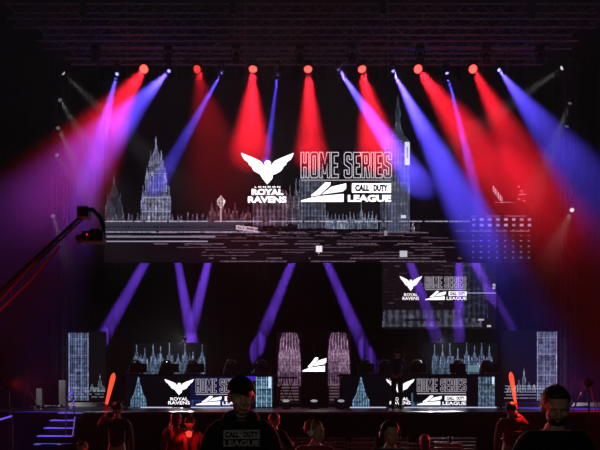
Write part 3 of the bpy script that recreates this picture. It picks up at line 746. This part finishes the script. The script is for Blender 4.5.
blues = [(117, 74, (66, 275, 17), 10, 1.7), (169, 71, (24, 226, 15), 14, 2.2), (222, 72, (158, 185, 26), 9, 2.2), (278, 74, (266, 162, 26), 6, 2.0),
 (338, 69, (415, 180, 26), 14, 5), (393, 71, (498, 272, 20), 15, 4.2), (447, 73, (495, 268, 21), 6, 3.2), (499, 70, (610, 215, 16), 13, 1.7)]
nm = ['leftmost', 'second from left', 'third from left', 'fourth from left', 'fifth from left', 'sixth from left', 'rightmost']
for i, (px, t, ang, pw, ln) in enumerate(reds):
    s = P(px, 69, DT-.05); d = (P(*t)-s).normalized(); fc = d*.55+(Vector((0, 0, CZ))-s).normalized()*.8
    fixture('wash_light', ('dim tilted red wash light, ' if i == 1 else 'glowing round red wash light, ')+nm[i]+' of the seven on the truss', s, P(*t), RC, ln, KR*pw, ang, .95, .15 if i != 1 else .13, group='red wash lights on the truss', face=fc)
nb = ['leftmost', 'second from left', 'third from left', 'fourth from left', 'fifth from left', 'sixth from left', 'seventh from left', 'rightmost']
for i, (px, py, t, ang, pw) in enumerate(blues):
    fixture('beam_light', 'small blue beam light, '+nb[i]+' of the eight on the truss', P(px, py, DT-.05), P(*t), BC, BL, KB*pw, ang, .85, .06, group='blue beam lights on the truss')
# rear purple beams, seen below the big wall
KP = 470000
for i, (xa, xb, yb) in enumerate(((145, 106, 332), (178, 191, 336), (208, 190, 336), (292, 262, 336), (327, 363, 345), (410, 431, 322), (459, 459, 322), (475, 514, 338))):
    xs = xa+(xa-xb)*(263-150)/(yb-263)
    fixture('beam_light', 'purple beam light behind the big wall, '+nb[i]+' of eight', P(xs, 150, 27.6), P(xb, yb, 30.4 if i in (5, 6) else 31.6), (.22, .06, 1), BL, KP, 4.4, .5, .07, group='purple beam lights behind the wall', hang=ZZ(138, 27.6)-.15)
# white lamps in the wings
KW = 2300
side = [(63, 73, (110, 118, 22), WL, 18, .4, 'top lamp of the left tower'), (60, 100, (90, 150, 20), WLD, 15, .5, 'second lamp down the left tower'), (58, 128, (80, 172, 20), WLD, 15, .6, 'third lamp down the left tower'),
 (57, 155, (80, 190, 20), WLD, 14, .3, 'fourth lamp down the left tower'), (53, 216, (68, 262, 19), WLD, 12, .6, 'lowest lamp of the left tower'),
 (562, 68, (520, 98, 21), WL, 16, .5, 'top lamp of the right tower'), (570, 103, (555, 140, 21), WLD, 22, .3, 'second lamp down the right tower'), (567, 126, (556, 150, 21), WLD, 14, .1, 'third lamp down the right tower'), (572, 210, (548, 262, 18), WL, 14, .9, 'lowest lamp of the right tower')]
for i, (px, py, t, ln, ang, pw, lb) in enumerate(side):
    D = 20.75; s = P(px, py, D)
    f = fixture('spotlight', 'small white spotlight, '+lb, s, P(*t), (1, .93, .95), ln, KW*pw, ang, .8, .075, group='white spotlights on the wing towers', hang=None)
    xt = XX(57 if px < 300 else 571, 21)
    bm = B(); a = -(P(*t)-s).normalized()*.12; tube(bm, a, (xt-s.x, .3, .02), .018); mesh_obj('bracket', bm, CASE, f)

# added fill lamps out of view: for the faces and the trusses
hl = empty('face_fill_lamp', 'added dim fill lamp hung unseen behind the camera to light the faces', 'lamp', (0, -1.6, 4.2))
bm = B(); tube(bm, (0, 0, 0), (0, 0, .3), .16, .1, 16); tube(bm, (0, 0, .3), (0, 0, CE-4.22), .012); mesh_obj('shade', bm, CASE, hl)
lamp('lamp', 'SPOT', (0, -1.6, 4.15), FACE_FILL, (1, .9, .8), hl, Vector((0, 6.1, -2.5)), 50, .9, .1)
for x in (-7, 7):
    wl = empty('truss_fill_lamp', 'added dim bluish truss fill lamp under the ceiling at the '+('left' if x < 0 else 'right'), 'lamp', (x, 13, CE-.3))
    bm = B(); tube(bm, (0, 0, .01), (0, 0, .29), .2, .12, 16); mesh_obj('shade', bm, CASE, wl)
    lamp('lamp', 'SPOT', (x, 13, CE-.35), TRUSS_FILL, (.6, .55, 1), wl, Vector((0, 8, -4)), 95, 1, .15)

# ------------------------------------------------------------ camera crane at the left
DJ = 11.0
jb = empty('camera_crane', 'long camera crane reaching in from the left with red-lit boom', 'camera crane', (XX(-150, DJ), DJ, 0))
def jp(px, py, dd=0): return P(px, py, DJ+dd)-jb.location
REDM = mat('red_cable', (190, 40, 36), .4)
bm = B(); a, b = jp(-150, 432), jp(88, 211); 
for o_ in ((0, 0, .045), (0, .05, -.03), (0, -.05, -.03)): tube(bm, a+Vector(o_), b+Vector(o_), .022, .016)
n = 36
for i in range(n):
    p = a.lerp(b, i/n); q = a.lerp(b, (i+1)/n); s = 1 if i % 2 else -1
    tube(bm, p+Vector((0, s*.05, -.03)), q+Vector((0, 0, .045)), .008, n=5)
mesh_obj('boom', bm, BLACK, jb)
bm = B(); path(bm, [jp(-150, 418), jp(0, 301), jp(52, 243), jp(74, 221)], .009); mesh_obj('tension_cable', bm, REDM, jb)
bm = B(); path(bm, [jp(-150, 440, -.07), jp(0, 311, -.07), jp(30, 282, -.07), jp(60, 246, -.07)], .022); mesh_obj('tension_cable', bm, REDM, jb)
bm = B(); box(bm, -.1, -.1, -.1, .1, .1, .1, .02, Matrix.Translation(jp(84, 213)))
path(bm, [jp(84, 212), jp(92, 209), jp(100, 217), jp(104, 228), jp(103, 240)], .035, 10); mesh_obj('head_arm', bm, BLACK, jb)
bm = B(); c = jp(95, 238); box(bm, c.x-.2, c.y-.12, c.z-.09, c.x+.17, c.y+.12, c.z+.1, .02); box(bm, c.x-.06, c.y-.08, c.z+.1, c.x+.1, c.y+.08, c.z+.15, .01)
cb = mesh_obj('camera_body', bm, CASE, jb)
bm = B(); tube(bm, (c.x-.2, c.y, c.z), (c.x-.32, c.y, c.z-.02), .06, .075, 16); mesh_obj('lens', bm, CASE, cb)
bm = B(); ball(bm, (c.x-.1, c.y-.13, c.z+.03), .014, u=10, v=8); mesh_obj('tally_lamp', bm, glow('tally', (255, 40, 70), 1.2), cb)
bm = B(); h0 = jp(-150, 432)
for s in (0, 1, 2):
    t_ = s*2.1; tube(bm, (0, 0, h0.z-.3), (.7*math.cos(t_), .7*math.sin(t_), .02), .03)
tube(bm, (0, 0, .5), (h0.x, h0.y, h0.z), .06); mesh_obj('pedestal', bm, BLACK, jb)

# ------------------------------------------------------------ stage steps and rails at the left
VL = glow('violet_led', (125, 90, 245), .85); VL2 = glow('violet_led_soft', (150, 120, 225), .45)
ss = empty('stage_steps', 'black steps with violet lit edges up to the stage at the left', 'steps', (XX(64, 15.2), 15.36, 0))
rows = [(58, 82, 413), (50, 75, 420), (44, 74, 426.5), (37, 72, 433.5), (34, 70, 440.5)]
for i, (xa, xb, py) in enumerate(rows):
    y1 = 15.34-.24*i; y0 = y1-.24; z = DECK-.005-.172*i
    X0, X1 = XX(xa, y0)-ss.location.x, XX(xb, y0)-ss.location.x
    bm = B(); box(bm, X0, y0-15.36, z-.04, X1, y1-15.36, z, .004); box(bm, X0, y0-15.36+.02, 0.01, X1, y0-15.36+.04, z-.04); stp = mesh_obj('step', bm, BLACK, ss)
    bm = B(); lx0 = X0; lx1 = X1
    segs = [(lx0, lx1)] if i < 4 else [(lx0, lx0+.16), (lx1-.3, lx1-.2)]
    for a_, b_ in segs: box(bm, a_, y0-15.36-.012, z-.026, b_, y0-15.36-.002, z-.004)
    mesh_obj('light_strip', bm, VL2 if i in (0, 4) else VL, stp)
lamp('lamp', 'POINT', (ss.location.x-.1, 14.3, 1.05), 1.5, (.35, .2, 1), ss, size=.1)
hr = empty('handrail', 'thin metal handrail at the right side of the lit steps', 'handrail', (XX(74, 15), 15.1, 0))
def hp(px, py, D=14.9): return P(px, py, D)-hr.location
bm = B(); path(bm, [hp(66, 414, 14.6), hp(68, 397, 14.6), hp(73, 392, 14.9), hp(74.5, 414, 14.9)], .014); mesh_obj('post', bm, ALU, hr)
bm = B(); path(bm, [hp(67, 399, 14.6), hp(73.5, 390, 14.95)], .016); mesh_obj('grip', bm, mat('pink_grip', (190, 110, 120), .4), hr)
bm = B(); path(bm, [hp(70.5, 409, 14.75), hp(74, 400, 14.8)], .012); mesh_obj('light_strip', bm, VL, hr)
bm = B(); path(bm, [hp(72.5, 436, 14.2), hp(75, 417, 14.6)], .012); mesh_obj('light_strip', bm, VL2, hr)
bm = B(); path(bm, [hp(66, 414, 14.6), (hp(66, 414, 14.6).x, hp(66, 414, 14.6).y, .02)], .014); mesh_obj('post', bm, ALU, hr)
sr = empty('lit_rail', 'short violet lit rail at the left edge of the stage front', 'rail', (XX(10, 13), 13, 0))
bm = B(); q = lambda px, py: P(px, py, 13)-sr.location
path(bm, [q(-14, 424), q(0, 419.5), q(12, 416)], .018); mesh_obj('light_strip', bm, VL, sr)
bm = B(); path(bm, [q(12, 416), q(12.5, 425), Vector((q(12.5, 425).x, 0, .01))], .014); path(bm, [q(-14, 424), Vector((q(-14, 424).x, 0, .01))], .014); mesh_obj('post', bm, VL2 if False else ALU, sr)

# stands and flight cases in the wings
def stand(label, px, D, ztop, spread):
    e = empty('tripod_stand', label, 'stand', (XX(px, D), D, 0 if D < 15.4 else DECK)); H = ztop-e.location.z
    bm = B(); tube(bm, (0, 0, H*.3), (0, 0, H), .016); mesh_obj('pole', bm, TOWERM, e)
    for i in range(3):
        a = i*2.09+.5; bm = B(); tube(bm, (0, 0, H*.85), (spread*math.cos(a), spread*math.sin(a), .02), .012); mesh_obj('leg', bm, TOWERM, e)
    return e
stand('thin tripod stand at the far right of the stage', 589, 16, ZZ(374, 16), .4)
stand('thin tripod stand at the far left of the stage', 27, 17, ZZ(382, 17), .3)
for (px, D, wd, hh, lb) in ((18, 19, 1.1, .62, 'black flight case at the far left of the stage'), (46, 20, .8, .9, 'tall black flight case beside the left tower')):
    e = empty('flight_case', lb, 'case', (XX(px, D), D, DECK))
    bm = B(); box(bm, -wd/2, 0, .1, wd/2, .6, hh, .01); mesh_obj('body', bm, BLACK, e)
    bm = B()
    for x in (-wd/2, wd/2):
        box(bm, x-.02, -.02, .1, x+.02, .02, hh+.01, .005)
    for z in (.1, hh*.7, hh): box(bm, -wd/2-.01, -.012, z-.015, wd/2+.01, 0, z+.015)
    mesh_obj('edging', bm, TOWERM, e)
    for x in (-wd/2+.1, wd/2-.1):
        for y in (.1, .5): bm = B(); tube(bm, (x-.02, y, .05), (x+.02, y, .05), .05, n=12); mesh_obj('caster', bm, CASE, e)

# ------------------------------------------------------------ audience seats, red-lit by two added side lamps
def seat_proto():
    e = empty('slatted_seat', 'x', 'chair', (0, 0, 0), 0, 'slatted seats in front of the stage')
    bm = B()
    for i in range(6): box(bm, -.24, -.012+i*.004, .5+i*.068, .24, .012+i*.004, .535+i*.068, .006)
    mesh_obj('backrest', bm, SEATM, e)
    bm = B(); box(bm, -.23, 0, .42, .23, .42, .45, .01); mesh_obj('seat', bm, SEATM, e)
    for x in (-.22, .22):
        for y, z in ((0, .9), (.4, .42)): bm = B(); tube(bm, (x, y+.025, 0), (x, y+.025, z), .013); mesh_obj('leg', bm, BLACK, e)
    return e
proto = None; k_ = 0
for row, (D, xs) in enumerate(((11.9, [273, 302, 333, 364, 396, 437, 464]), (10.6, [246, 284, 322, 360, 414, 448]))):
    for px in xs:
        if proto is None: proto = seat_proto(); o = proto
        else: o = copy_tree(proto)
        o.location = (XX(px, D), D, .0); k_ += 1
        o['label'] = 'red-lit slatted seat, %s of the %s' % (('leftmost', 'second from left', 'third from left', 'fourth from left', 'fifth from left', 'sixth from left', 'rightmost')[xs.index(px)], ('far row nearest the stage', 'near row')[row])
for px, lb in ((112, 'left'), (470, 'right')):  # lamps added to give heads and seats their red rim
    D = 13.9; x = XX(px, D)*(1.55 if lb == 'left' else 1.7)
    e = empty('red_fill_lamp', 'added red fill lamp on a short stand in front of the stage at the '+lb, 'lamp', (x, D, 0), 0)
    bm = B(); tube(bm, (0, 0, 0), (0, 0, 1.9), .02); box(bm, -.2, -.2, 0, .2, .2, .02); mesh_obj('pole', bm, BLACK, e)
    dd = (Vector((0, 7.6, 1.25))-Vector((x, D, 1.98))).normalized()
    bm = B(); tube(bm, Vector((0, 0, 1.98))-dd*.12, Vector((0, 0, 1.98))+dd*.06, .07, .1, 14); mesh_obj('head', bm, CASE, e)
    lamp('lamp', 'SPOT', Vector((x, D, 1.98))+dd*.09, 2000, (1, .03, .04), e, dd, 42, .9, .06)

# ------------------------------------------------------------ people in the hall
def at(px, D): return (XX(px, D), D, 0)
# man in the cap and hoodie
m1, _ = person('man in black cap and black hoodie with grey printed lettering on the chest', at(241, 4.1), .12, 1.835, top=JACK, extras=('cap', 'hood'), yaw=.12, pitch=.08, voxel=.008, wide=.98, hair='none')
pr = empty('x', None, None); bpy.data.objects.remove(pr)
bm = B(); zc = 1.42
box(bm, -.115, -.001, zc, .115, 0, zc+.058); pnl = mesh_obj('chest_print', bm, PRINT, m1); pnl.location = (0, -.155, 0)
bm = B(); text_into(bm, 'CALL', -.105, zc+.01, -.015, zc+.048, .05, -.003); text_into(bm, 'OF', -.01, zc+.03, .006, zc+.046, .01, -.003); text_into(bm, 'DUTY', .012, zc+.01, .105, zc+.048, .05, -.003)
mesh_obj('print_lettering', bm, JACK, pnl)
bm = B(); text_into(bm, 'LEAGUE', -.115, zc-.048, .115, zc-.008, .045); o = mesh_obj('print_league', bm, PRINT, m1); o.location = (0, -.157, 0)
# man at the right
m2, hm = person('man in dark polo looking down, dark hair with a small tuft, at the right', at(554, 3.95), .0, 1.765, top=JACK, extras=('beard',), yaw=-.2, pitch=.3, voxel=.008, wide=1.05, hair='tuft')
bm = B(); box(bm, -.035, -.002, 1.33, .035, 0, 1.348); o = mesh_obj('name_badge', bm, PRINT, m2); o.location = (.07, -.15, 0)
# others
person('man with headphones and pale forehead, only the head above the bottom edge', at(390, 5.3), .05, 1.49, extras=('headphones',), yaw=.2, pitch=.1, voxel=.009)
person('person with pale headphones in profile, below the centre plinth', at(315, 5.6), 0, 1.49, top=REDCLOTH, extras=('headphones', 'pale'), yaw=1.2, voxel=.01, hairm=mat('light_hair', (120, 70, 50), .6))
person('seated person with small red-lit head among the slatted seats', at(425, 9.0), math.pi, 1.50, 'sit', top=REDCLOTH, hair='long', hairm=mat('light_hair', (120, 70, 50), .6))
person('dark figure with red-rimmed head leaning right of the hoodie man', at(274, 8.4), math.pi-.5, 1.47, top=JACK, hair='short', hairm=mat('light_hair', (120, 70, 50), .6), arms={'l': [(-.2, -.16, 1.2), (-.12, -.4, 1.2)]})
person('person in red top with raised arm, just left of the hoodie man', at(190, 8.6), math.pi+.4, 1.42, top=REDCLOTH, hair='bun', arms={'r': [(.26, -.1, 1.3), (.3, -.14, 1.52)]})
person('shorter red-lit person, left one of the pair beside the hoodie man', at(176, 8.9), math.pi-.3, 1.47, top=REDCLOTH, hair='long')
person('person whose brown-haired head just shows below the lit steps', at(82, 6.5), .1, 1.22, top=JACK, hair='short', hairm=mat('brown_hair', (90, 70, 55), .6))
a1, _ = person('dark-clothed person holding up a red stick, in front of the left desk', at(117, 9.6), math.pi, 1.60, top=mat('patterned_shirt', (70, 50, 46), .8, noise=.8, scale=9), arms={'r': [(.31, -.02, 1.32), (.235, -.12, 1.52)]})
a2, _ = person('person in red reflective vest holding up a red stick, in front of the right desk', at(511, 9.6), math.pi, 1.60, top=REDCLOTH, arms={'l': [(-.29, -.02, 1.33), (-.16, -.13, 1.53)]})
bm = B(); 
for z in (1.02, 1.14): 
    g = ball(bm, (0, 0, z), .17, .145, .016, 24, 6)
mesh_obj('reflective_bands', bm, mat('pale_red_band', (210, 90, 90), .4), a2)
def stick(label, p0, p1, r0, r1, power):
    v = p1-p0; e = empty('light_stick', label, 'light stick', p0, 0, 'glowing sticks held up by two people')
    bm = B(); n = 10
    for i in range(n):
        t0, t1 = .16+.84*i/n, .16+.84*(i+1)/n; rr = lambda t: (r0+(r1-r0)*t)*(1-.75*max(0, (t-.85)/.15)**2)
        tube(bm, v*t0, v*t1, rr(t0), rr(t1), 12)
    mesh_obj('tube', bm, glow('red_tube', (255, 78, 48), 1.3), e)
    bm = B(); tube(bm, v*0, v*.17, .02, .022, 12); mesh_obj('handle', bm, REDM, e)
    lamp('lamp', 'POINT', p0+v*.5+Vector((0, -.1, 0)), power, (1, .08, .05), e, size=.04)
stick('glowing orange-red stick held up before the left desk', P(105, 410, 9.75), P(114, 373, 9.75), .018, .045, 2)
stick('glowing orange-red stick held up before the right desk', P(516.5, 409, 9.75), P(510.5, 372, 9.75), .015, .042, 30)

tr = empty('hand_torch', 'small bright red torch raised by the left red-lit pair', 'torch', P(189, 437, 8.45), 0)
bm = B(); tube(bm, (0, 0, 0), (0, 0, .05), .03, .045, 12); ball(bm, (0, 0, .055), .042, .042, .03); mesh_obj('lens', bm, glow('red_torch', (255, 70, 50), 1.3), tr)
bm = B(); tube(bm, (0, 0, -.12), (0, 0, 0), .02, .025, 12); mesh_obj('grip', bm, CASE, tr)
lamp('lamp', 'POINT', Vector(tr.location)+Vector((.0, -.09, .03)), 3, (1, .05, .04), tr, size=.04)
# unseen lamp added on the crane pedestal to redden the boom
bm = B(); tube(bm, (.25, -.3, 1.0), (.35, -.28, 1.12), .07, .09, 14); mesh_obj('boom_fill_lamp', bm, CASE, jb)
lamp('lamp', 'SPOT', jb.location+Vector((.4, -.27, 1.16)), 1500, (1, .05, .05), jb, jp(30, 280)-Vector((.4, -.27, 1.16)), 15, .8, .05)
# white rim lamps added on the low screens to brighten the players
for px, lb in ((185, 'left'), (440, 'right')):
    sp_ = P(px, 339, 25.3)
    e = empty('player_rim_lamp', 'added small black rim lamp clamped on top of the low spire screen at the '+lb, 'stage light', sp_, 0, None)
    bm = B(); tube(bm, (0, .14, .05), (0, 0, 0), .05, .08, 14); mesh_obj('head', bm, CASE, e)
    bm = B(); path(bm, [(0, .12, .03), (0, .16, -.16)], .02); mesh_obj('bracket', bm, CASE, e)
    lamp('lamp', 'SPOT', sp_+Vector((0, -.03, -.01)), 1500, (.93, .93, 1), e, Vector((0, -3.6, -1.35)), 95, 1, .06)
# small lamps added on the deck to brighten the pale platform front
for px, tx, lb in ((52, 60, 'left'), (585, 570, 'right')):
    sp_ = Vector((XX(px, 21), 21.0, DECK)); e = empty('platform_fill_lamp', 'added tiny black fill lamp before the pale platform front at the '+lb, 'lamp', sp_)
    bm = B(); box(bm, -.1, -.08, 0, .1, .08, .05, .01); mesh_obj('body', bm, CASE, e)
    lamp('lamp', 'SPOT', sp_+Vector((0, .1, .07)), 35, (1, .97, .97), e, Vector((0, 1, .02)), 120, 1, .04)
# unlit lamps on the second truss
un = None
for i, px in enumerate((96, 168, 236, 300, 352, 420, 486, 540)):
    D = 20; z = ZZ(38, 20)-.225
    if un is None:
        un = empty('unlit_lamp', '', 'stage light', (0, 0, 0), 0, 'unlit lamps on the second truss'); o = un
        bm = B(); box(bm, -.13, -.1, -.16, .13, .1, -.02, .015); mesh_obj('base', bm, CASE, un)
        bm = B(); tube(bm, (0, .06, -.28), (0, -.06, -.52), .1, .13, 14); mesh_obj('head', bm, CASE, un)
        bm = B(); tube(bm, (-.15, 0, -.16), (-.15, 0, -.4), .015); tube(bm, (.15, 0, -.16), (.15, 0, -.4), .015); box(bm, -.16, -.02, -.18, .16, .02, -.15); mesh_obj('yoke', bm, CASE, un)
        bm = B(); ball(bm, (0, -.062, -.524), .11, .05, .11); mesh_obj('lens', bm, mat('dark_lens', (60, 60, 70), .15), un)
    else: o = copy_tree(un)
    o.location = (XX(px, D), D, z); o['label'] = 'dark unlit lamp, %s of the eight on the second truss' % nb[i]
